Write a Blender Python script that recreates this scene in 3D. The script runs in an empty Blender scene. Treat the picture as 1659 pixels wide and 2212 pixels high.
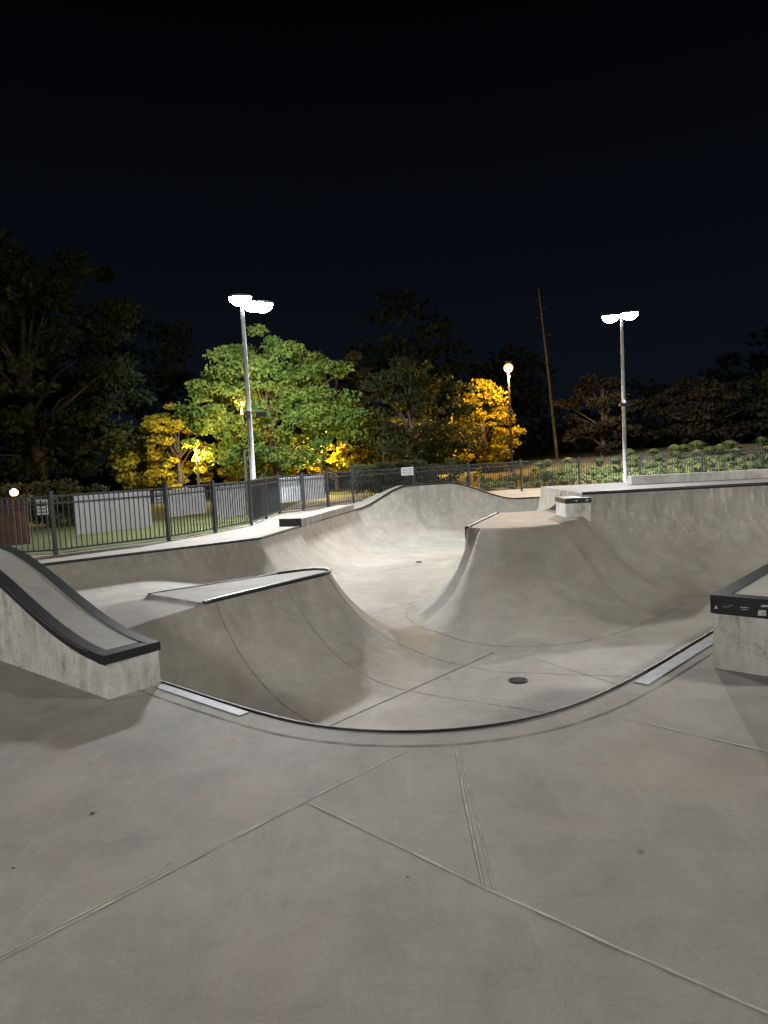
import bpy, math, random
import numpy as np
from mathutils import Vector, Matrix
rng=np.random.default_rng(7); random.seed(7)
scene=bpy.context.scene
scene.view_settings.view_transform='Standard'
scene.view_settings.look='None'
scene.view_settings.exposure=0

# ---------------------------------------------------------------- helpers
def link(o,parent=None):
    scene.collection.objects.link(o)
    if parent: o.parent=parent
    return o
def empty(name):
    o=bpy.data.objects.new(name,None); o.empty_display_size=.2
    return link(o)
def mesh(name,v,f,mat=None,parent=None,smooth=False):
    me=bpy.data.meshes.new(name)
    me.from_pydata([tuple(map(float,p)) for p in v],[],f)
    me.update()
    if smooth: me.shade_smooth()
    if mat:
        for m in (mat if isinstance(mat,(list,tuple)) else [mat]): me.materials.append(m)
    return link(bpy.data.objects.new(name,me),parent)
class MB:
    def __init__(s): s.v=[];s.f=[]
    def add(s,v,f):
        n=len(s.v); s.v+= [tuple(p) for p in v]; s.f+=[tuple(i+n for i in q) for q in f]
    def box(s,c,size,ang=0,bev=0):
        cx,cy,cz=c; a,b,h=[k/2 for k in size]; ca,sa=math.cos(ang),math.sin(ang)
        vs=[]
        for z in(-h,h):
            for x,y in((-a,-b),(a,-b),(a,b),(-a,b)):
                vs.append((cx+x*ca-y*sa,cy+x*sa+y*ca,cz+z))
        s.add(vs,[(3,2,1,0),(4,5,6,7),(0,1,5,4),(1,2,6,5),(2,3,7,6),(3,0,4,7)])
    def tube(s,pts,rad,n=8,cap=True):
        pts=[Vector(p) for p in pts]; N=len(pts)
        if not hasattr(rad,'__len__'): rad=[rad]*N
        vs=[];fs=[]
        for i,p in enumerate(pts):
            t=(pts[min(i+1,N-1)]-pts[max(i-1,0)]).normalized()
            ref=Vector((0,0,1)) if abs(t.z)<.9 else Vector((1,0,0))
            u=t.cross(ref).normalized(); w=t.cross(u)
            for k in range(n):
                a=2*math.pi*k/n
                vs.append(p+(u*math.cos(a)+w*math.sin(a))*rad[i])
        for i in range(N-1):
            for k in range(n):
                fs.append((i*n+k,i*n+(k+1)%n,(i+1)*n+(k+1)%n,(i+1)*n+k))
        if cap:
            fs.append(tuple(range(n))); fs.append(tuple((N-1)*n+k for k in reversed(range(n))))
        s.add(vs,fs)
    def obj(s,name,mat,parent=None,smooth=False): return mesh(name,s.v,s.f,mat,parent,smooth)

# ---------------------------------------------------------------- materials
def newmat(name):
    m=bpy.data.materials.new(name); m.use_nodes=True
    nt=m.node_tree; b=nt.nodes['Principled BSDF']
    return m,nt,b
def N(nt,t,**k):
    n=nt.nodes.new(t)
    for a,v in k.items(): setattr(n,a,v)
    return n
def noise(nt,co,scale,detail=4,rough=.55,dist=0):
    n=N(nt,'ShaderNodeTexNoise'); n.inputs['Scale'].default_value=scale
    n.inputs['Detail'].default_value=detail; n.inputs['Roughness'].default_value=rough
    n.inputs['Distortion'].default_value=dist
    nt.links.new(co,n.inputs['Vector']); return n.outputs['Fac']
def ramp(nt,fac,a,b,ca=(0,0,0,1),cb=(1,1,1,1)):
    r=N(nt,'ShaderNodeValToRGB'); e=r.color_ramp.elements
    e[0].position=a;e[1].position=b;e[0].color=ca;e[1].color=cb
    nt.links.new(fac,r.inputs['Fac']); return r.outputs['Color']
def mix(nt,fac,a,b,mode='MIX'):
    m=N(nt,'ShaderNodeMix',data_type='RGBA',blend_type=mode)
    for s,v in((0,fac),(6,a),(7,b)):
        if isinstance(v,(int,float)): m.inputs[s].default_value=v
        elif isinstance(v,tuple): m.inputs[s].default_value=v
        else: nt.links.new(v,m.inputs[s])
    return m.outputs[2]
def math_(nt,op,a,b=0):
    m=N(nt,'ShaderNodeMath',operation=op)
    for s,v in((0,a),(1,b)):
        if isinstance(v,(int,float)): m.inputs[s].default_value=v
        else: nt.links.new(v,m.inputs[s])
    return m.outputs[0]
def bump(nt,b,h,strength,dist=.01):
    n=N(nt,'ShaderNodeBump'); n.inputs['Strength'].default_value=strength; n.inputs['Distance'].default_value=dist
    nt.links.new(h,n.inputs['Height']); nt.links.new(n.outputs[0],b.inputs['Normal'])
def mapping(nt,co,scale,rot=(0,0,0)):
    mp=N(nt,'ShaderNodeMapping'); mp.inputs['Scale'].default_value=scale; mp.inputs['Rotation'].default_value=rot
    nt.links.new(co,mp.inputs['Vector']); return mp.outputs[0]
def simple(name,col,rough=.6,metal=0,var=.25,scale=8):
    m,nt,b=newmat(name)
    g=N(nt,'ShaderNodeNewGeometry').outputs['Position']
    n=noise(nt,g,scale)
    d=tuple(c*(1-var) for c in col)+(1,); l=tuple(min(1,c*(1+var)) for c in col)+(1,)
    nt.links.new(ramp(nt,n,.3,.7,d,l),b.inputs['Base Color'])
    b.inputs['Roughness'].default_value=rough; b.inputs['Metallic'].default_value=metal
    return m

def concrete():
    m,nt,b=newmat('concrete_surface')
    geo=N(nt,'ShaderNodeNewGeometry'); P=geo.outputs['Position']
    bowl=N(nt,'ShaderNodeAttribute',attribute_name='bowl').outputs['Fac']
    big=noise(nt,P,.5,6,.62,.5); med=noise(nt,P,2.4,8,.72,.5); fine=noise(nt,P,60,4,.7); grain=noise(nt,P,240,2,.7)
    deck=ramp(nt,big,.34,.66,(.218,.207,.181,1),(.290,.279,.250,1))
    bw=ramp(nt,big,.32,.68,(.26,.240,.202,1),(.375,.355,.310,1))
    col=mix(nt,bowl,deck,bw)
    bl=ramp(nt,med,.34,.60,(.80,.80,.80,1),(1.06,1.06,1.06,1))
    col=mix(nt,.8,col,bl,'MULTIPLY')
    red=ramp(nt,noise(nt,P,.95,5,.65,.9),.52,.72)
    col=mix(nt,math_(nt,'MULTIPLY',red,.36),col,(.32,.24,.18,1))
    gg=ramp(nt,noise(nt,mapping(nt,P,(1,1,1),(0,0,1.1)),1.4,6,.7,.7),.55,.72)
    col=mix(nt,math_(nt,'MULTIPLY',gg,.25),col,(.18,.19,.17,1))
    so=ramp(nt,noise(nt,P,.7,7,.74,1.4),.57,.76)
    col=mix(nt,math_(nt,'MULTIPLY',so,.46),col,(.10,.10,.095,1))
    sw=ramp(nt,noise(nt,mapping(nt,P,(.8,6,2),(0,0,.7)),1.1,6,.72,1.6),.52,.70)
    col=mix(nt,math_(nt,'MULTIPLY',sw,.16),col,(.12,.115,.105,1))
    sw2=ramp(nt,noise(nt,mapping(nt,P,(5,.7,2),(0,0,.35)),1.3,6,.72,1.2),.55,.70)
    col=mix(nt,math_(nt,'MULTIPLY',sw2,.16),col,(.42,.41,.38,1))
    mp=mapping(nt,P,(4.2,4.2,.35)); sx=N(nt,'ShaderNodeSeparateXYZ'); nt.links.new(geo.outputs['Normal'],sx.inputs[0])
    steep=ramp(nt,sx.outputs['Z'],.20,.80,(1,1,1,1),(0,0,0,1))
    st=ramp(nt,noise(nt,mp,1,6,.7,.3),.42,.60)
    col=mix(nt,math_(nt,'MULTIPLY',math_(nt,'MULTIPLY',st,steep),.55),col,(.15,.158,.138,1))
    st2=ramp(nt,noise(nt,mp,2.3,5,.65),.53,.64)
    col=mix(nt,math_(nt,'MULTIPLY',math_(nt,'MULTIPLY',st2,steep),.5),col,(.50,.475,.43,1))
    gr=ramp(nt,fine,.3,.7,(.88,.88,.88,1),(1.09,1.09,1.09,1)); col=mix(nt,.75,col,gr,'MULTIPLY')
    g2=ramp(nt,grain,.3,.7,(.84,.84,.84,1),(1.12,1.12,1.12,1)); col=mix(nt,.7,col,g2,'MULTIPLY')
    v=N(nt,'ShaderNodeTexVoronoi',feature='F1'); v.inputs['Scale'].default_value=2.0; nt.links.new(P,v.inputs['Vector'])
    pit=ramp(nt,v.outputs['Distance'],.012,.028,(.45,.45,.45,1),(1,1,1,1)); col=mix(nt,.8,col,pit,'MULTIPLY')
    nt.links.new(col,b.inputs['Base Color'])
    b.inputs['Roughness'].default_value=.72; b.inputs['Specular IOR Level'].default_value=.3
    bump(nt,b,math_(nt,'ADD',fine,math_(nt,'MULTIPLY',med,2)),.3,.006)
    return m
M_conc=concrete()
def rawconc():
    m,nt,b=newmat('weathered_concrete')
    P=N(nt,'ShaderNodeNewGeometry').outputs['Position']
    c=ramp(nt,noise(nt,P,3,6,.66,.6),.3,.62,(.34,.32,.28,1),(.60,.585,.55,1))
    s=ramp(nt,noise(nt,mapping(nt,P,(9,9,1.2)),1,5,.7),.45,.66)
    c=mix(nt,math_(nt,'MULTIPLY',s,.6),c,(.70,.695,.67,1))
    k=ramp(nt,noise(nt,mapping(nt,P,(4,4,2.2)),1.4,8,.80,.9),.56,.64)
    c=mix(nt,math_(nt,'MULTIPLY',k,.55),c,(.12,.105,.085,1))
    g=ramp(nt,noise(nt,P,120,3,.7),.3,.7,(.84,.84,.84,1),(1.12,1.12,1.12,1)); c=mix(nt,.7,c,g,'MULTIPLY')
    nt.links.new(c,b.inputs['Base Color']); b.inputs['Roughness'].default_value=.85
    bump(nt,b,noise(nt,P,30,6,.75),.7,.015)
    return m
M_raw=rawconc()
M_black=simple('black_steel_paint',(.018,.018,.019),.42,.2,.35,14)
M_cop=simple('coping_steel',(.03,.028,.025),.5,.5,.4,10)
M_cop2=simple('highlight_coping_steel',(.12,.115,.11),.32,.85,.5,6)  # paler coping tone, a highlight put into the colour
M_steel=simple('steel_plate',(.24,.25,.265),.6,.35,.3,9)
M_wornst=simple('worn_steel',(.26,.25,.24),.35,.85,.5,10)
M_joint=simple('joint_mortar',(.37,.36,.33),.85,0,.42,6)
M_seam=simple('seam_dark',(.14,.135,.115),.9,0,.4,7)
M_fence=simple('fence_paint',(.05,.058,.068),.45,.3,.2,5)
M_pole=simple('pole_paint',(.36,.37,.39),.5,.3,.1,3)
M_banner=simple('banner_vinyl',(.78,.79,.82),.6,0,.06,3)
M_sign=simple('sign_face',(.75,.75,.73),.5,0,.05,6)
M_ink=simple('sign_ink',(.05,.05,.06),.6,0,.1,6)
M_wood=simple('brown_board',(.15,.075,.045),.75,0,.35,5)
M_bark=simple('tree_bark',(.07,.055,.04),.9,0,.4,9)
M_stick=simple('sticker_paper',(.42,.42,.42),.5,0,.55,60)
def grassmat():
    m,nt,b=newmat('lawn_grass'); P=N(nt,'ShaderNodeNewGeometry').outputs['Position']
    c=ramp(nt,noise(nt,P,1.2,6,.7),.3,.7,(.045,.06,.015,1),(.11,.135,.035,1))
    g=ramp(nt,noise(nt,P,28,4,.8),.3,.7,(.6,.6,.6,1),(1.25,1.25,1.25,1)); c=mix(nt,.9,c,g,'MULTIPLY')
    nt.links.new(c,b.inputs['Base Color']); b.inputs['Roughness'].default_value=.95
    bump(nt,b,noise(nt,P,30,4,.8),.9,.05); return m
M_grass=grassmat()
def mulch():
    m,nt,b=newmat('bed_soil'); P=N(nt,'ShaderNodeNewGeometry').outputs['Position']
    c=ramp(nt,noise(nt,P,.9,6,.7),.35,.65,(.13,.085,.05,1),(.11,.13,.04,1))
    g=ramp(nt,noise(nt,P,14,5,.8),.3,.7,(.5,.5,.5,1),(1.35,1.35,1.35,1)); c=mix(nt,.9,c,g,'MULTIPLY')
    nt.links.new(c,b.inputs['Base Color']); b.inputs['Roughness'].default_value=.95
    bump(nt,b,noise(nt,P,12,5,.8),.9,.08); return m
M_mulch=mulch()
def leafmat(name,c1,c2,trans=.35):
    m,nt,b=newmat(name)
    a=N(nt,'ShaderNodeAttribute',attribute_name='tone').outputs['Fac']
    c=ramp(nt,a,0,1,c1+(1,),c2+(1,))
    nt.links.new(c,b.inputs['Base Color']); b.inputs['Roughness'].default_value=.7; b.inputs['Specular IOR Level'].default_value=.2
    t=N(nt,'ShaderNodeBsdfTranslucent'); nt.links.new(c,t.inputs['Color'])
    mx=N(nt,'ShaderNodeMixShader'); mx.inputs[0].default_value=trans
    nt.links.new(b.outputs[0],mx.inputs[1]); nt.links.new(t.outputs[0],mx.inputs[2])
    nt.links.new(mx.outputs[0],nt.nodes['Material Output'].inputs['Surface']); return m
M_lgreen=leafmat('maple_leaves',(.055,.115,.02),(.18,.245,.05))
M_lyel=leafmat('autumn_leaves',(.24,.20,.014),(.42,.35,.03),.45)
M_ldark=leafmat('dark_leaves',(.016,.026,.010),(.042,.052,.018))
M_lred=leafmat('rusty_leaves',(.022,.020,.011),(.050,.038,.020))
M_lhedge=leafmat('hedge_leaves',(.03,.04,.02),(.11,.12,.07),.2)
M_lshrub=leafmat('shrub_blades',(.055,.085,.025),(.22,.26,.10),.3)
def emis(name,col,s):
    m,nt,b=newmat(name); b.inputs['Base Color'].default_value=(.8,.8,.8,1)
    b.inputs['Emission Color'].default_value=col+(1,); b.inputs['Emission Strength'].default_value=s; return m
M_led=emis('led_lens',(.94,.97,1.0),90)
M_sod=emis('sodium_lens',(1,.36,.08),3.0)
M_sodc=emis('sodium_bright_core',(1,.8,.5),12)  # pale glow colour for the lamp's bright centre
M_sod2=emis('warm_globe',(1,.62,.28),5)

# ---------------------------------------------------------------- bowl shape
def chaikin(pts,it=2):
    for _ in range(it):
        q=[pts[0]]
        for a,b in zip(pts[:-1],pts[1:]):
            q.append((a[0]*.75+b[0]*.25,a[1]*.75+b[1]*.25)); q.append((a[0]*.25+b[0]*.75,a[1]*.25+b[1]*.75))
        q.append(pts[-1]); pts=q
    return pts
near=[(-5.6,8.48),(-4.0,7.1),(-2.6,5.91),(-1.73,5.16),(-.95,4.46),(-.42,4.08),(.2,3.93),(.86,4.06),(1.52,4.55),(2.70,5.77),(4.2,7.33),(6.0,9.2)]
near=near[:4]+chaikin(near[3:10],3)[1:-1]+near[9:]
leftlip=[(-.92,23.1),(-2.15,18.1),(-2.35,17.2),(-2.8,15.35),(-6.4,12.56),(-7.7,11.55)]
far=[(8.4,19),(8.4,23.4),(7.6,24.4),(4.6,24.5),(3.6,24.7),(2.4,24.85),(1.2,24.6),(.2,24.1),(-.4,23.7)]
B=near+[(8.3,11.0),(9.4,12.4),(9.4,18)]+far+leftlip+[(-7.5,10.4)]
P1=[(-2.21,8.22),(-1.3,9.4),(-.95,9.85),(-.86,10.0),(-.84,10.17),(-.92,10.33),(-1.08,10.4),(-1.25,10.36),(-1.61,10.15),(-3.15,9.04)]
P2=[(1.54,13.0),(1.75,12.75),(2.1,12.62),(2.6,12.6),(3.2,12.85),(3.75,13.55),(4.1,14.3),(4.1,15.9),(2.6,15.9)]
U=[(4.1,14.3),(11,14.5),(11,18),(4.1,18)]
def sdf(X,Y,poly):
    n=len(poly); best=np.full(X.shape,1e9); nx=np.zeros_like(X); ny=np.zeros_like(X); ins=np.zeros(X.shape,bool)
    for i in range(n):
        ax,ay=poly[i]; bx,by=poly[(i+1)%n]
        ex,ey=bx-ax,by-ay; t=np.clip(((X-ax)*ex+(Y-ay)*ey)/(ex*ex+ey*ey),0,1)
        px,py=ax+t*ex,ay+t*ey; d=(X-px)**2+(Y-py)**2
        k=d<best; best=np.where(k,d,best); nx=np.where(k,px,nx); ny=np.where(k,py,ny)
        if ay!=by:
            c=((ay>Y)!=(by>Y))&(X<(bx-ax)*(Y-ay)/(by-ay)+ax); ins^=c
    d=np.sqrt(best); return np.where(ins,-d,d),nx,ny
def S(x,a,b):
    t=np.clip((x-a)/(b-a),0,1); return t*t*(3-2*t)
def prof(d,H,R):
    H=np.minimum(H,R); L=np.sqrt(np.maximum(R*R-(R-H)**2,1e-6)); s=np.clip(L-d,0,L); return R-np.sqrt(np.maximum(R*R-s*s,0))
def smin(a,b,k):
    h=np.clip(k-np.abs(a-b),0,None)/k; return np.minimum(a,b)-h*h*k*.25
def bumpH(x):
    return .66*S(x,-.95,.9)*(1-S(x,2.3,4.7))
def height(X,Y,full=False):
    X=np.asarray(X,float);Y=np.asarray(Y,float)
    dB,bx,by=sdf(X,Y,B); d1,ax,ay=sdf(X,Y,P1); d2,cx,cy=sdf(X,Y,P2); dU,ux,uy=sdf(X,Y,U)
    q=(X+.27)*-.752+(Y-7.62)*.66; r=X*.79+Y*.61
    zf=-1.2
    bh=np.where(by>21,bumpH(bx),0)
    R=np.interp(Y,[8,12],[1.35,1.85])
    eB=prof(np.maximum(-dB,0),1.2,R)*(1.2+bh)/1.2
    e1=prof(np.maximum(d1,0),1.2,2.1)
    # raised shallow end continuing the peninsula bank to the left
    sl=(X+2.68)*-.65+(Y-8.63)*-.76; bk=-(X+3.15)*.585+(Y-9.04)*.81
    sp=lambda t,k=.5: .5*(t+np.sqrt(t*t+k*k))
    hp=np.clip(1.25-.13*sp(sl)-.27*sp(bk),.60,1.198)
    es=np.maximum(smin(prof(np.maximum(1.91-q,0),1.2,2.1),hp,.16),0)*(1-S(r,4.2,7.4))
    eU=prof(np.maximum(dU,0),1.9,2.0)
    dd=np.maximum(d2,0); nxx=np.where(dd>1e-4,(X-cx)/np.maximum(dd,1e-4),0)
    w=S(-nxx,.35,.95); wr=S(nxx,.1,.8); L=(2.9*(1-wr)+2.0*wr)*(1-w)+1.35*w; s=np.clip(dd/L,0,1)
    t=s**.66; fr=1-t*t*(3-2*t); sd=1-np.sqrt(np.clip(1-(1-s)**2,0,1))
    e2=1.45*(fr*(1-w)+sd*w)
    e1s=np.maximum(e1,es)+.25*np.clip(.12-np.abs(e1-es),0,None)**2/.12
    e=(e1s**4+eB**4+eU**4+e2**4)**.25
    z=zf+e
    z=np.minimum(z,np.where((Y<20)&(X<1.2),0,.7))
    z=np.where(d1<=1e-4,0,z)
    z=np.where(d2<=1e-4,.25,z)
    inB=dB<-1e-4
    back=np.where(by>21,bumpH(bx),0)*(1-S(np.maximum(dB,0),.35,2.4))
    z=np.where(inB,z,back)
    z=np.where(dU<=1e-4,.7,z)
    if full: return z,inB&(dU>1e-4)
    return z
def grid_coords(segs):
    out=[]
    for a,b,st in segs:
        n=max(1,int(round((b-a)/st))); out+= [a+(b-a)*i/n for i in range(n)]
    out.append(segs[-1][1]); return np.array(out)
gx=grid_coords([(-40,-10,10),(-10,-8,1),(-8,9.8,.04),(9.8,12,.3),(12,40,7)])
gy=grid_coords([(-25,1,6.5),(1,3.7,.6),(3.7,14,.04),(14,26.9,.05),(26.9,34,1.5)])
X,Y=np.meshgrid(gx,gy)
shape=X.shape; X=X.ravel();Y=Y.ravel()
for poly in (U,P2,P1,B):
    d,nx,ny=sdf(X,Y,poly); k=(np.abs(d)<.024)
    X=np.where(k,nx,X);Y=np.where(k,ny,Y)
Z,inb=height(X,Y,True)
nyy,nxx=shape
idx=np.arange(nxx*nyy).reshape(shape)
quads=np.stack([idx[:-1,:-1],idx[:-1,1:],idx[1:,1:],idx[1:,:-1]],-1).reshape(-1,4)
me=bpy.data.meshes.new('skate_surface')
me.vertices.add(len(X)); me.vertices.foreach_set('co',np.stack([X,Y,Z],-1).ravel().astype(np.float32))
me.loops.add(quads.size); me.loops.foreach_set('vertex_index',quads.ravel().astype(np.int32))
me.polygons.add(len(quads)); me.polygons.foreach_set('loop_start',(np.arange(len(quads))*4).astype(np.int32))
me.update(calc_edges=True); me.validate()
at=me.attributes.new('bowl','FLOAT','POINT'); at.data.foreach_set('value',inb.astype(np.float32))
me.shade_smooth()
try: me.set_sharp_from_angle(angle=math.radians(28))
except Exception as ex: print(ex)
me.materials.append(M_conc)
bowl=empty('skate_bowl')
link(bpy.data.objects.new('concrete_surface',me),bowl)

def resample(pts,st=.08):
    out=[pts[0]]
    for a,b in zip(pts[:-1],pts[1:]):
        L=math.dist(a,b); n=max(1,int(L/st))
        out+=[(a[0]+(b[0]-a[0])*i/n,a[1]+(b[1]-a[1])*i/n) for i in range(1,n+1)]
    return out
def strip(name,pts,w,mat,dz=.004,off=0,parent=bowl,wob=0):
    pts=resample(pts,.06); P=np.array(pts); T=np.gradient(P,axis=0); T/=np.linalg.norm(T,axis=1)[:,None]
    Nn=np.stack([T[:,1],-T[:,0]],-1)
    n=len(P); jit=np.cumsum(rng.normal(0,.0012,n))*wob; jit-=np.linspace(jit[0],jit[-1],n)
    ww=w*(1+wob*(rng.random(n)-.5)*1.3)
    a=P+Nn*(off+jit-ww/2)[:,None]; b=P+Nn*(off+jit+ww/2)[:,None]
    za=height(a[:,0],a[:,1])+dz; zb=height(b[:,0],b[:,1])+dz
    v=[(a[i,0],a[i,1],za[i]) for i in range(n)]+[(b[i,0],b[i,1],zb[i]) for i in range(n)]
    f=[(i,n+i,n+i+1,i+1) for i in range(n-1)]
    return mesh(name,v,f,mat,parent)
def coping(name,pts,zs,r=.03,mat=None):
    pts=resample(pts,.15); mb=MB()
    z=[zs]*len(pts) if np.isscalar(zs) else [zs(*p) for p in pts]
    mb.tube([(p[0],p[1],z[i]) for i,p in enumerate(pts)],r,8)
    return mb.obj(name,mat or M_cop,bowl,True)
coping('rim_coping_1',near,-.010,.023)
coping('rim_coping_2',leftlip[1:],-.004,.03)
farp=far[2:]+[leftlip[0],leftlip[1]]
coping('rim_coping_3',farp,lambda x,y:(bumpH(x) if y>21 else 0)-.002,.032)
coping('peninsula_coping_1',P1[:-1],.002,.026)
coping('peninsula_coping_highlight',P1[:-1],.018,.014,M_cop2)  # thin lighter tube stands in for the highlight along the coping
coping('peninsula_coping_2',[P1[8],P1[9]],.0,.014)
coping('upper_coping',[(4.1,14.3),(11,14.5)],.70,.035)
coping('hip_coping',[(2.6,15.9),(1.54,13.0)],.25,.035)
strip('rim_seam',near[2:-2],.010,M_seam,.004,off=.21,wob=1)
J=[[(-.443,3.193),(.299,2.473),(1.007,1.841),(2.3,.65)],[(-.443,3.193),(-1.356,2.206),(-2.6,.86)],[(.326,3.70),(.299,2.473)],
   [(1.334,4.047),(1.91,3.47),(4.2,1.2)]]
for i,j in enumerate(J): strip('saw_joint_%d'%(i+1),j,[.009,.007,.007,.007][i],M_joint,.004,wob=1)
strip('faint_joint_1',[(-.443,3.193),(.05,3.70)],.005,M_joint,.003,wob=1)
strip('faint_joint_2',[(-2.03,4.80),(-1.6,4.95),(-1.3,4.6)],.006,M_seam,.003,wob=1)
strip('faint_joint_3',[(-.50,3.16),(-1.40,2.19),(-2.65,.85)],.004,M_joint,.003,wob=1)
strip('faint_joint_4',[(.355,3.70),(.335,2.46)],.004,M_joint,.003,wob=1)
strip('bowl_seam_1',[(-.9,6.9),(-.27,7.62),(1.42,9.55)],.022,M_seam,.004,wob=.6)
strip('bowl_seam_2',[(-1.2,9.2),(.5,7.9),(2.6,6.6)],.008,M_seam,.004,wob=1)
strip('bowl_seam_3',[(-2.1,8.35),(-.95,7.3),(.2,6.2)],.008,M_seam,.004,wob=1)
strip('bowl_seam_4',[(-.9,10.0),(.3,9.6),(1.3,8.7),(3.6,8.0)],.008,M_seam,.004,wob=1)
strip('bowl_seam_5',[(-.2,12.6),(1.0,13.6)],.014,M_seam,.004,wob=1)
strip('bowl_seam_6',[(-.9,16.5),(3.0,20.0)],.014,M_seam,.004,wob=1)
strip('bowl_seam_7',[(1.9,9.2),(3.3,6.9)],.008,M_seam,.004,wob=1)
strip('bowl_seam_8',chaikin([(1.0,13.3),(.2,12.6),(.5,11.0),(1.4,9.8),(2.6,9.7),(3.9,10.6),(5.2,12.0)],3),.010,M_seam,.004,wob=1)
strip('bowl_seam_9',[(3.7,9.2),(6.2,11.4)],.008,M_seam,.004,wob=1)
def plate(name,a,b,o0,o1):
    a=Vector(a);b=Vector(b);t=(b-a).normalized(); n=Vector((t.y,-t.x))
    q=[a+n*o0,b+n*o0,b+n*o1,a+n*o1]
    v=[(p.x,p.y,.007) for p in q]+[(p.x,p.y,-.01) for p in q]
    mesh(name,v,[(3,2,1,0),(0,1,5,4),(1,2,6,5),(2,3,7,6),(3,0,4,7)],M_steel,bowl)
plate('rim_plate_1',(1.62,4.655),(3.4,6.49),.03,.13)
plate('rim_plate_2',(-1.70,5.13),(-.93,4.445),.025,.10)
def drain(name,x,y,r):
    z=float(height(np.array([x]),np.array([y]))[0]); mb=MB()
    n=20; mb.add([(x+r*math.cos(2*math.pi*k/n),y+r*math.sin(2*math.pi*k/n),z+.006) for k in range(n)],[tuple(range(n))])
    ring=[(x+(r+.01)*math.cos(2*math.pi*k/n),y+(r+.01)*math.sin(2*math.pi*k/n),z+.006) for k in range(n+1)]
    mb.tube(ring,.006,6)
    for i in range(-3,4):
        h=math.sqrt(max(r*r-(i*r/4)**2,0))*.85; mb.box((x,y+i*r/4,z+.011),(2*h,r/9,.008))
    mb.obj(name,M_cop,bowl)
drain('floor_drain_1',1.53,8.30,.105); drain('floor_drain_2',.86,18.4,.08)
mb=MB()
for x,y,r in [(-1.45,3.18,.010),(.95,2.65,.009),(-.95,2.72,.005),(-1.6,2.75,.006),(-2.3,3.6,.006),(.02,2.55,.005)]:
    mb.add([(x+r*1.3*math.cos(k*.7),y+r*math.sin(k*.7),.004) for k in range(9)],[tuple(range(9))])
mb.obj('gum_spots',M_black,bowl)

# ---------------------------------------------------------------- ledges
def curved_ledge():
    root=empty('curved_ledge')
    o=Vector((-2.03,4.83)); d=Vector((-.765,.644)).normalized(); n=Vector((.66,.751)).normalized(); w=.44
    ss2=np.linspace(0,3.4,50); zz2=np.interp(ss2,[0,.2,.4,.8,1.25,1.72,2.1,2.4,2.7,3.4],[.315,.325,.35,.44,.585,.75,.86,.92,.95,.95])
    k=np.ones(5)/5; zp=np.pad(zz2,2,mode='edge'); zz2=np.convolve(zp,k,'valid')
    def P(s,t,z): p=o+d*s+n*t; return (p.x,p.y,z)
    mb=MB(); m=len(ss2)
    vs=[];fs=[]
    for s,z in zip(ss2,zz2):
        vs+=[P(s,.015,-.02),P(s,.015,z-.055),P(s,w-.015,z-.055),P(s,w-.015,-.02)]
    for i in range(m-1):
        a=i*4
        for q in range(3): fs.append((a+q,a+q+1,a+q+5,a+q+4))
    fs.append((3,2,1,0)); fs.append((m*4-4,m*4-3,m*4-2,m*4-1))
    mb.add(vs,fs); mb.obj('concrete_body',M_raw,root)
    def band(name,t0,t1,zt,zb,mat,s0=0,s1=3.4):
        mb=MB(); vs=[];fs=[]; sel=[(s,z) for s,z in zip(ss2,zz2) if s0<=s<=s1]
        for s,z in sel: vs+=[P(s,t0,z+zb),P(s,t0,z+zt),P(s,t1,z+zt),P(s,t1,z+zb)]
        for i in range(len(sel)-1):
            a=i*4
            for q in range(3): fs.append((a+q,a+q+1,a+q+5,a+q+4))
            fs.append((a+3,a,a+4,a+7))
        fs.append((3,2,1,0)); L=len(sel)*4; fs.append((L-4,L-3,L-2,L-1))
        mb.add(vs,fs); mb.obj(name,mat,root)
    band('edge_steel_front',-.004,.085,.004,-.062,M_black)
    band('edge_steel_back',w-.085,w+.004,.004,-.062,M_black)
    band('top_concrete',.085,w-.085,-.003,-.05,M_conc,.09)
    band('worn_edge',-.009,.003,.000,-.012,M_wornst,.15)
    mb=MB(); c=o+d*.045+n*(w/2); mb.box((c.x,c.y,.287),(.098,w+.012,.066),math.atan2(d.y,d.x)); mb.obj('end_steel',M_black,root)
curved_ledge()
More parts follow.
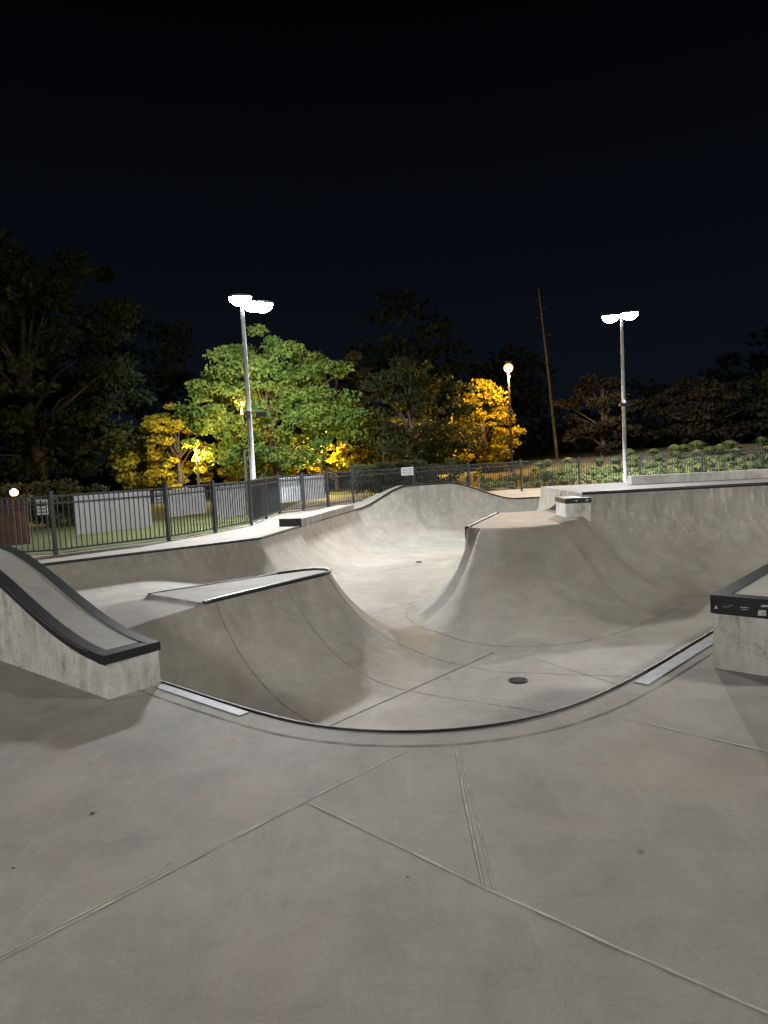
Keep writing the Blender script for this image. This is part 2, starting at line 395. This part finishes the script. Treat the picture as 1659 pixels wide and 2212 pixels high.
def corner_ledge():
    root=empty('corner_ledge')
    c0=Vector((2.278,4.86)); d=Vector((.675,.738)).normalized(); n=Vector((d.y,-d.x)); Ld,W=2.6,.85
    def P(s,t,z): p=c0+d*s+n*t; return (p.x,p.y,z)
    def box(name,s0,s1,t0,t1,z0,z1,mat):
        v=[P(s,t,z) for z in(z0,z1) for s,t in((s0,t0),(s1,t0),(s1,t1),(s0,t1))]
        return mesh(name,v,[(0,1,2,3),(7,6,5,4),(4,5,1,0),(5,6,2,1),(6,7,3,2),(7,4,0,3)],mat,root)
    box('concrete_body',0.012,Ld,0.012,W-.012,-.02,.41,M_raw)
    box('steel_band',0,.02,0,W,.40,.53,M_black)
    box('steel_band_side',0.02,Ld,0,.02,.40,.53,M_black)
    box('steel_top_side',.02,Ld,.02,.11,.50,.53,M_black); box('steel_top_end',.02,.11,.11,W,.50,.53,M_black)
    box('top_concrete',.11,Ld,.11,W,.41,.522,M_conc)
    for i,(t,z,w,h) in enumerate([(.026,.447,.028,.030),(.195,.463,.055,.010),(.200,.448,.045,.007),(.305,.437,.055,.042),(.325,.487,.045,.018)]):
        v=[P(-.003,t,z-h/2),P(-.003,t+w,z-h/2+.004),P(-.003,t+w*.92,z+h/2),P(-.003,t+w*.1,z+h/2-.003)]
        if i==0: v=[v[0],v[1],P(-.003,t+w*.5,z+h/2)]
        mesh('sticker_%d'%(i+1),v,[tuple(range(len(v)))],M_stick,root)
    mb=MB(); R=random.Random(4)
    pts=[P(-.004,.085+.008*i,.462+R.uniform(-.012,.012)) for i in range(9)]
    mb.tube(pts,.0018,4); mb.obj('tag_mark',M_stick,root)
corner_ledge()
def end_block():
    root=empty('wall_end_ledge'); mb=MB(); mb.box((3.91,14.35,.35),(.50,.8,.40)); mb.obj('concrete_body',M_raw,root)
    mb=MB(); mb.box((3.91,14.345,.585),(.53,.83,.10)); mb.obj('steel_cap',M_black,root)
    for i,(x,w) in enumerate([(3.85,.04),(4.05,.06)]):
        mesh('sticker_%d'%(i+1),[(x,13.926,.565),(x+w,13.926,.57),(x+w,13.926,.60),(x,13.926,.595)],[(0,1,2,3)],M_stick,root)
end_block()
mb=MB(); mb.box((1.58,13.06,.14),(.12,.10,.24),.3); mb.obj('hip_coping_end',M_black,bowl)
root=empty('low_ledge')
a=Vector((-2.42,18.0)); b=Vector((-1.25,22.9)); c=(a+b)/2; ang=math.atan2(b.y-a.y,b.x-a.x)
mb=MB(); mb.box((c.x,c.y,.08),((b-a).length,.55,.20),ang); mb.obj('concrete_body',M_conc,root)
mb=MB(); mb.box((a.x-.02,a.y-.03,.09),(.06,.60,.22),ang); mb.obj('steel_end',M_black,root)
root=empty('low_parapet_wall')
mb=MB(); mb.box((9.5,16.9,.79),(7,.3,.22)); mb.obj('concrete_body',M_raw,root)

# ---------------------------------------------------------------- ground
zg=-.03
def frame(x0,x1,y0,y1,R,mat,name):
    v=[(-R,-R,zg),(R,-R,zg),(R,R,zg),(-R,R,zg),(x0,y0,zg),(x1,y0,zg),(x1,y1,zg),(x0,y1,zg)]
    return mesh(name,v,[(0,1,5,4),(1,2,6,5),(2,3,7,6),(3,0,4,7)],mat)
frame(-39.9,39.9,-24.9,33.9,450,M_grass,'ground')
lp=[(-40,12.9),(-9.9,13.85),(-6.75,14.3),(-5.0,15.98),(-4.3,17.4),(-3.75,19.2),(-3.62,23),(-3.4,34),(-40,34)]
mesh('lawn',[(x,y,.014) for x,y in lp],[tuple(range(len(lp)))],M_grass)
def hz(x,y):
    k=S(np.asarray(y,float),30.3,40); s=S(np.asarray(x,float),2,22)
    return .02+k*(.45+.95*s)
hx=np.linspace(3.0,70,60); hy=np.linspace(30.6,75,50); HX,HY=np.meshgrid(hx,hy); HZ=hz(HX,HY)+rng.normal(0,.03,HX.shape)
v=[(HX.flat[i],HY.flat[i],HZ.flat[i]) for i in range(HX.size)]
f=[(j*60+i,j*60+i+1,(j+1)*60+i+1,(j+1)*60+i) for j in range(49) for i in range(59)]
mesh('hillside',v,f,M_mulch,None,True)

# ---------------------------------------------------------------- fence
def fence(name,pts,h=1.22,z0=0.0,gate=()):
    mb=MB()
    for a,b in zip(pts[:-1],pts[1:]):
        a=Vector(a);b=Vector(b);L=(b-a).length; t=(b-a)/L; ang=math.atan2(t.y,t.x); m=(a+b)/2
        mb.box((a.x,a.y,z0+(h+.06)/2),(.07,.07,h+.06),ang); mb.box((a.x,a.y,z0+h+.07),(.085,.085,.02),ang)
        mb.box((m.x,m.y,z0+h-.02),(L-.07,.035,.035),ang); mb.box((m.x,m.y,z0+h-.17),(L-.07,.03,.03),ang); mb.box((m.x,m.y,z0+.10),(L-.07,.03,.035),ang)
        n=int(L/.105)
        for i in range(1,n):
            p=a+t*(L*i/n); mb.box((p.x,p.y,z0+.06+(h-.12)/2+.02),(.018,.020,h-.12),ang)
    b=pts[-1]; mb.box((b[0],b[1],z0+(h+.06)/2),(.07,.07,h+.06))
    return mb.obj(name,M_fence)
fence('metal_fence',[(-14.6,13.6),(-12.2,13.75),(-9.75,13.9),(-6.75,14.15),(-4.95,15.84),(-4.23,17.3),(-3.62,18.9)])
fence('metal_fence',[(-3.62,18.9),(-3.55,20.9),(-3.42,22.8),(-2.72,23.6),(-1.99,25.0),(-1.12,26.3),(1.2,27.1),(3.5,28.2),(5.85,29.3),(8.4,29.7),(11.1,29.9),(13.8,30.0),(16.4,30.0),(19,30),(21.6,30),(24.2,30)],1.24)
def panel(name,a,b,t0,t1,z0,z1,mat,off=.05,ink=0):
    a=Vector(a);b=Vector(b);t=(b-a).normalized();n=Vector((-t.y,t.x)); p=a+(b-a)*t0+n*off; q=a+(b-a)*t1+n*off
    r=empty(name); v=[]
    for o in(0,.012):
        v+=[(p.x+n.x*o,p.y+n.y*o,z0),(q.x+n.x*o,q.y+n.y*o,z0),(q.x+n.x*o,q.y+n.y*o,z1),(p.x+n.x*o,p.y+n.y*o,z1)]
    mesh('panel',v,[(0,1,2,3),(7,6,5,4),(0,3,7,4),(1,5,6,2),(3,2,6,7),(0,4,5,1)],mat,r)
    if ink:
        mb=MB(); R=random.Random(3); L=(q-p).length
        for i in range(ink):
            zc=z1-(z1-z0)*(i+.8)/(ink+.6); x=.07*L
            while x<L*.9:
                w=R.uniform(.03,.09)*L; s=p+t*x-n*.003; e=p+t*min(x+w,L*.93)-n*.003; hh=(z1-z0)/(ink+.6)*.24
                mb.add([(s.x,s.y,zc-hh),(e.x,e.y,zc-hh),(e.x,e.y,zc+hh),(s.x,s.y,zc+hh)],[(0,1,2,3)]); x+=w+.03*L
        mb.obj('lettering',M_ink,r)
    return r
A,B2,C,D=(-6.75,14.15),(-4.95,15.84),(-4.23,17.3),(-3.62,18.9)
panel('fence_banner',A,B2,.19,.86,.36,1.17,M_banner)
panel('fence_banner',B2,C,.07,.86,.52,1.15,M_banner)
panel('fence_banner',C,D,.05,.9,.32,1.14,M_banner)
panel('fence_banner',(-3.42,22.8),(-2.72,23.6),.02,.98,.35,1.17,M_banner)
panel('fence_banner',(-2.72,23.6),(-1.99,25.0),.02,.95,.35,1.17,M_banner)
panel('brown_board',(-9.75,13.9),A,.25,.80,.22,1.12,M_wood,.3)
panel('notice_sign',(-9.75,13.9),A,.895,.965,.83,1.14,M_sign,.05,4)
panel('notice_sign',A,B2,.90,.98,.83,1.15,M_sign,.05,4)
panel('rules_sign',(-1.12,26.3),(1.2,27.1),.80,1.0,.95,1.26,M_sign,-.05,4)

# ---------------------------------------------------------------- lamps
def light(name,loc,power,col,parent,rad=.15,spot=None,aim=None):
    L=bpy.data.lights.new(name,'SPOT' if spot else 'POINT'); L.energy=power; L.color=col; L.shadow_soft_size=rad
    if spot: L.spot_size=math.radians(spot); L.spot_blend=.5
    o=bpy.data.objects.new(name,L); o.location=loc
    if aim: o.rotation_euler=(Vector(aim)-Vector(loc)).to_track_quat('-Z','Y').to_euler()
    return link(o,parent)
def lens(mb,c,ang,a,b,h,n=18):
    """flat domed oval lens, long axis along ang, bulging down"""
    ca,sa=math.cos(ang),math.sin(ang); vs=[];fs=[]; m=6
    for i in range(m+1):
        t=i/m; rr=math.cos((1-t)*math.pi/2) if t<1 else 1; zz=-h*math.sqrt(max(0,1-rr*rr))
        for k in range(n):
            ph=2*math.pi*k/n; x,y=a*rr*math.cos(ph),b*rr*math.sin(ph)
            vs.append((c[0]+x*ca-y*sa,c[1]+x*sa+y*ca,c[2]+zz))
    for i in range(m):
        for k in range(n): fs.append((i*n+k,i*n+(k+1)%n,(i+1)*n+(k+1)%n,(i+1)*n+k))
    mb.add(vs,fs)
def led_lamp(x,y,z,heads,col=(.95,.97,1.0),rad=.14,hs=1.0):
    """heads: (dx,dy,dz,aim,power,cone,angle)"""
    root=empty('street_lamp'); mb=MB()
    mb.tube([(x,y,0),(x,y,z*.5),(x,y,z)],[.085,.075,.055],12); mb.tube([(x,y,0),(x,y,.05)],[.16,.16],12)
    mb.obj('pole',M_pole,root,True)
    for i,(hx_,hy_,hz_,aim,power,cone,ang) in enumerate(heads):
        c=(x+hx_,y+hy_,z+.04+hz_)
        mb=MB(); mb.tube([(x,y,z-.06),(c[0],c[1],c[2]+.06)],.03,8)
        n=18; vs=[];fs=[]; ca,sa=math.cos(ang),math.sin(ang)
        prf=[(1.0,-.01),(1.03,.02),(.85,.06),(.45,.085),(.02,.09)]
        for rr,zz in prf:
            for k in range(n):
                ph=2*math.pi*k/n; X_,Y_=.33*hs*rr*math.cos(ph),.20*hs*rr*math.sin(ph); vs.append((c[0]+X_*ca-Y_*sa,c[1]+X_*sa+Y_*ca,c[2]+zz))
        for q in range(len(prf)-1):
            for k in range(n): fs.append((q*n+k,q*n+(k+1)%n,(q+1)*n+(k+1)%n,(q+1)*n+k))
        mb.add(vs,fs); mb.obj('head_%d'%(i+1),M_pole,root,True)
        mb=MB(); lens(mb,(c[0],c[1],c[2]-.005),ang,.32*hs,.19*hs,.24*hs); mb.obj('lens_%d'%(i+1),M_led,root,True)
        light('lamp_%d'%(i+1),(c[0],c[1],c[2]-.42*hs),power,col,root,rad,cone,aim)
    return root
r=led_lamp(-3.78,20.4,6.3,[(.02,-.32,.04,(-1.5,14,-1),3600,165,.1),(.56,.12,-.08,(1.5,17.5,-1),2700,165,-.1),(.26,.35,.0,(-5.3,33,4.0),11500,64,.1)])  # third head is an added narrow spot that brightens the green maple
mb=MB(); mb.tube([(-3.78,20.4,3.15),(-3.45,20.3,3.2)],.02,6); mb.box((-3.42,20.3,3.08),(.30,.14,.13),.2); mb.box((-3.78,20.3,3.1),(.12,.12,.2)); mb.obj('camera_box',M_black,r)
r=led_lamp(10.1,28.9,7.0,[(-.48,-.05,-.08,(5,20,0),5400,160,.15),(.34,.05,.02,(15,34,0),9000,105,-.1)],hs=1.1)
mb=MB(); mb.box((10.1,28.8,3.35),(.42,.22,.10)); mb.tube([(10.1,28.8,3.42),(10.1,28.8,3.55)],[.14,.05],10); mb.obj('speaker_box',M_black,r)
led_lamp(-6.5,-4.5,7.0,[(.45,.2,0,(-1,6,0),1750,165,.2),(-.45,.2,0,(-3,3,0),1300,165,.2)],col=(1,.97,.90),rad=.4)
led_lamp(12.5,1.5,7.5,[(-.4,.2,0,(6,12,0),3000,120,.3),(.4,.2,0,(8,13,0),2200,110,.3)],col=(1,.97,.90),rad=.4)

def ball(mb,x,y,z,r,n=14,m=8):
    vs=[];fs=[]
    for i in range(m+1):
        t=math.pi*i/m
        for k in range(n): vs.append((x+r*math.sin(t)*math.cos(2*math.pi*k/n),y+r*math.sin(t)*math.sin(2*math.pi*k/n),z+r*.9*math.cos(t)))
    for i in range(m):
        for k in range(n): fs.append((i*n+k,i*n+(k+1)%n,(i+1)*n+(k+1)%n,(i+1)*n+k))
    mb.add(vs,fs)
def sod_lamp(x,y,z,power,r=.17,col=(1,.55,.15)):
    root=empty('street_lamp'); mb=MB(); mb.tube([(x,y,0),(x,y,z)],[.08,.05],10); mb.box((x,y,z+r+.06),(.35,.2,.06)); mb.obj('pole',M_bark,root)
    mb=MB(); ball(mb,x,y,z,r); mb.obj('lens',M_sod,root,True)
    mb=MB(); ball(mb,x,y-r*.62,z-.02,r*.6); mb.obj('bright_core',M_sodc,root,True)  # glowing ball added on the near side imitates the lamp's white-yellow centre
    light('lamp',(x,y-.05,z-.4),power,col,root,.12)
sod_lamp(7.1,38,6.2,5500,.26)
sod_lamp(-6.15,31.5,4.45,600,.13)
sod_lamp(-8.6,32.6,2.6,1400,.05,(1,.66,.16))
sod_lamp(-3.2,37.2,2.8,2200,.05,(1,.72,.2))
sod_lamp(3.9,42,2.6,2200,.05,(1,.62,.14))
root=empty('garden_lamp'); mb=MB(); mb.tube([(-12.7,24,0),(-12.7,24,1.0)],.04,8); mb.obj('post',M_black,root)
mb=MB(); mb.tube([(-12.7,24,1.0),(-12.7,24,1.06),(-12.7,24,1.16),(-12.7,24,1.24)],[.07,.13,.13,.05],12); mb.obj('globe',M_sod2,root,True)
light('lamp',(-12.7,23.8,1.3),160,(1,.55,.2),root,.1)

# ---------------------------------------------------------------- trees
def leafcloud(name,C,rad,nper,size,mat,parent,tone=None,seed=1,aspect=1.0,up=.5):
    g=np.random.default_rng(seed); C=np.asarray(C,float); n=len(C)
    rad=np.asarray(rad,float)
    idx=np.repeat(np.arange(n),nper); m=len(idx)
    dirv=g.normal(size=(m,3)); dirv/=np.linalg.norm(dirv,axis=1)[:,None]
    rr=g.random(m)**.45
    off=dirv*rr[:,None]*rad[idx][:,None]*np.array([1,1,.45])
    P=C[idx]+off
    nor=g.normal(size=(m,3))+np.array([0,0,up]); nor/=np.linalg.norm(nor,axis=1)[:,None]
    t=np.cross(nor,g.normal(size=(m,3))); t/=np.linalg.norm(t,axis=1)[:,None]; b=np.cross(nor,t)
    s=size*(.6+.8*g.random(m))[:,None]
    V=np.stack([P-t*s,P-b*s*.55*aspect,P+t*s,P+b*s*.55*aspect],1).reshape(-1,3)
    me=bpy.data.meshes.new(name); me.vertices.add(m*4); me.vertices.foreach_set('co',V.ravel().astype(np.float32))
    me.loops.add(m*4); me.loops.foreach_set('vertex_index',np.arange(m*4,dtype=np.int32))
    me.polygons.add(m); me.polygons.foreach_set('loop_start',(np.arange(m)*4).astype(np.int32)); me.update(calc_edges=True)
    tn=(g.random(n) if tone is None else tone)
    tv=np.clip(tn[idx]*.65+g.random(m)*.35,0,1)
    at=me.attributes.new('tone','FLOAT','FACE'); at.data.foreach_set('value',tv.astype(np.float32))
    me.materials.append(mat); return link(bpy.data.objects.new(name,me),parent)
def tree(name,x,y,h,r,cb,mat,nc=90,nper=110,size=.13,seed=1,shape='round',z0=0,cr=.2):
    root=empty(name); g=np.random.default_rng(seed); mb=MB(); top=h*.82
    pts=[];px,py=x,y
    for i in range(7):
        pts.append((px,py,z0+top*i/6)); px+=g.normal(0,.03*h/6); py+=g.normal(0,.03*h/6)
    R0=.022*h+.03; mb.tube(pts,[R0*(1-.13*i)+.01 for i in range(7)],9)
    C=[];rad=[]
    cz=z0+(cb+h)/2; hh=(h-cb)/2
    while len(C)<nc:
        d=g.normal(size=3); d/=np.linalg.norm(d); k=g.uniform(.35,1)**.6
        zz=d[2]*k
        if shape=='cone': wr=(1-(zz+1)/2)**.75*1.15+.08
        else: wr=1*(1.0+.16*math.sin(5*math.atan2(d[1],d[0])+seed)+.1*math.sin(zz*7+seed))
        c=(x+d[0]*k*r*wr,y+d[1]*k*r*wr,cz+zz*hh*(.86+.2*g.random()))
        C.append(c); rad.append(r*cr*g.uniform(.6,1.5))
    for i in g.choice(nc,min(nc,22),replace=False):
        c=C[i]; zs=z0+max(cb*.6,min(top*.9,(c[2]-z0)*.6)); k=zs-z0; j=min(5,int(k/top*6)); s=pts[j]; s=(s[0],s[1],zs)
        mid=((s[0]+c[0])/2,(s[1]+c[1])/2,(s[2]+c[2])/2+.05*h*g.random())
        mb.tube([s,mid,c],[R0*.38,R0*.22,.012],6)
    mb.obj('trunk',M_bark,root,True)
    leafcloud('foliage',C,rad,nper,size,mat,root,seed=seed)
    return root
tree('maple_tree',-5.25,33.5,8.0,3.9,.4,M_lgreen,190,150,.10,3,cr=.17)
tree('maple_tree',-10.0,34.5,4.9,1.9,.3,M_lyel,70,110,.10,4)
tree('maple_tree',6.0,40.5,6.4,2.5,.3,M_lyel,100,120,.11,5,'cone')
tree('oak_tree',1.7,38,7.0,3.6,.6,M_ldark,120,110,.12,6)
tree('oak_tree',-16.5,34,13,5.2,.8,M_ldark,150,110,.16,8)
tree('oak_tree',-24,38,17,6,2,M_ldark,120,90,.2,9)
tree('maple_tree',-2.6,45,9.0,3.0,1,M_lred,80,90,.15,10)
tree('maple_tree',.3,44,5.8,2.4,.8,M_lyel,50,90,.14,15)
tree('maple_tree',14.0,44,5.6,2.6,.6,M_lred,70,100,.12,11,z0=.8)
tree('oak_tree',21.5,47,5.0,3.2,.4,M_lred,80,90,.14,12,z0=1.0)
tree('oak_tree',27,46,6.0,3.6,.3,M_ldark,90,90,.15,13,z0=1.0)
tree('maple_tree',-13.0,38,4.4,2.6,.2,M_lyel,50,90,.13,16)
tree('maple_tree',-6.8,38,3.6,2.8,.2,M_lyel,60,80,.13,17)
tree('maple_tree',-2.6,39.5,3.2,2.2,.2,M_lyel,50,80,.13,19)
root=empty('bare_tree'); mb=MB(); mb.tube([(12.2,48,0),(11.9,48,4),(11.6,48,8),(11.2,48,12.6)],[.13,.10,.08,.03],8)
g=np.random.default_rng(5)
for i in range(9):
    z=7+i*.6; a=g.uniform(0,6.28); L=g.uniform(.2,.5); x0=11.67-(z-7)*.085
    mb.tube([(x0,48,z),(x0+math.cos(a)*L,48+math.sin(a)*L,z+.15)],[.025,.008],5)
mb.obj('trunk',M_bark,root,True)
C=[];rad=[]
for i in range(560):
    a=g.uniform(-50,50); y=g.uniform(62,74); hmax=13+4*math.sin(a*.21)+3*math.sin(a*.53+1)
    if a>8: hmax*=.6
    C.append((a,y,g.uniform(.3,hmax))); rad.append(g.uniform(1.3,2.6))
leafcloud('distant_trees',C,rad,60,.36,M_ldark,None,seed=44)
C=[(g.uniform(-1.3,3.4),g.uniform(30.6,31.8),0) for _ in range(150)]
C=[(x,y,g.uniform(.15,1.42+.08*math.sin(x*2))) for x,y,_ in C]
root=empty('hedge'); leafcloud('foliage',C,[.33]*150,130,.045,M_lhedge,root,seed=50)
mb=MB()
for i in range(14): mb.tube([(-1.2+i*.34,31.2,0),(-1.2+i*.34+.08,31.15,.8)],[.03,.01],5)
mb.obj('stems',M_bark,root)
C=[(-10.3+g.normal(0,.9),22+g.normal(0,.4),g.uniform(.1,.9)) for _ in range(30)]
root=empty('bush'); leafcloud('foliage',C,[.4]*30,120,.06,M_lhedge,root,seed=51)
C=[(-14.5+g.normal(0,1.6),27+g.normal(0,.4),g.uniform(.1,1.3)) for _ in range(40)]
root=empty('bush'); leafcloud('foliage',C,[.5]*40,120,.07,M_lhedge,root,seed=52)
V=[];F=[];T=[]
def tuft(x,y,z,r,h,n,tone):
    for i in range(n):
        a=g.uniform(0,6.283); k=g.uniform(.1,1); ox,oy=math.cos(a),math.sin(a); w=.016+.012*g.random()
        p0=(x+ox*r*.15,y+oy*r*.15,z); p1=(x+ox*r*k*.7,y+oy*r*k*.7,z+h*(1-.3*k*k)); p2=(x+ox*r*k*1.15,y+oy*r*k*1.15,z+h*(.95-.6*k))
        b=len(V); sx,sy=-oy*w,ox*w
        V.extend([(p0[0]-sx,p0[1]-sy,p0[2]),(p0[0]+sx,p0[1]+sy,p0[2]),(p1[0]+sx*1.3,p1[1]+sy*1.3,p1[2]),(p1[0]-sx*1.3,p1[1]-sy*1.3,p1[2]),p2])
        F.extend([(b,b+1,b+2,b+3),(b+3,b+2,b+4)]); tt=min(1,max(0,tone+g.uniform(-.2,.2))); T.extend([tt,tt])
for row,(y0,rr) in enumerate([(32.6,.45),(34.4,.5),(36.4,.5),(38.6,.55)]):
    x=7.0+row*.6
    while x<30:
        xx=x+g.normal(0,.3); yy=y0+g.normal(0,.3)
        if g.random()<.92: tuft(xx,yy,float(hz(xx,yy)),rr*g.uniform(.8,1.2),g.uniform(.38,.55),170,g.uniform(.05,.45))
        x+=g.uniform(.8,1.2)
for i in range(650):
    xx=g.uniform(4.2,30); yy=g.uniform(30.9,35.5); tuft(xx,yy,float(hz(xx,yy)),.3,g.uniform(.16,.36),26,g.uniform(.6,1))
me=bpy.data.meshes.new('shrub_bed'); me.from_pydata([tuple(map(float,p)) for p in V],[],F); me.update()
at=me.attributes.new('tone','FLOAT','FACE'); at.data.foreach_set('value',np.array(T,dtype=np.float32)); me.materials.append(M_lshrub)
link(bpy.data.objects.new('shrub_bed',me))

# ---------------------------------------------------------------- world
w=bpy.data.worlds.new('World'); scene.world=w; w.use_nodes=True; nt=w.node_tree; bg=nt.nodes['Background']
tc=N(nt,'ShaderNodeTexCoord'); sp_=N(nt,'ShaderNodeSeparateXYZ'); nt.links.new(tc.outputs['Generated'],sp_.inputs[0])
c=ramp(nt,sp_.outputs['Z'],0.0,.55,(.0040,.0058,.0100,1),(.0005,.0006,.0010,1))
nt.links.new(c,bg.inputs['Color']); bg.inputs['Strength'].default_value=1

# ---------------------------------------------------------------- camera
cam=bpy.data.cameras.new('camera'); co=bpy.data.objects.new('camera',cam); link(co)
cam.sensor_fit='VERTICAL'; cam.sensor_height=36; cam.lens=1502/2212*36; cam.clip_end=1500; cam.clip_start=.05
th=math.radians(4.3); ro=math.radians(2.9)
W=Vector((1,0,0)); up=Vector((0,math.sin(th),math.cos(th))); fw=Vector((0,math.cos(th),-math.sin(th)))
Rc=W*math.cos(ro)-up*math.sin(ro); Uc=W*math.sin(ro)+up*math.cos(ro)
m=Matrix((Rc,Uc,-fw)).transposed().to_4x4(); m.translation=Vector((0,0,1.6)); co.matrix_world=m
scene.camera=co
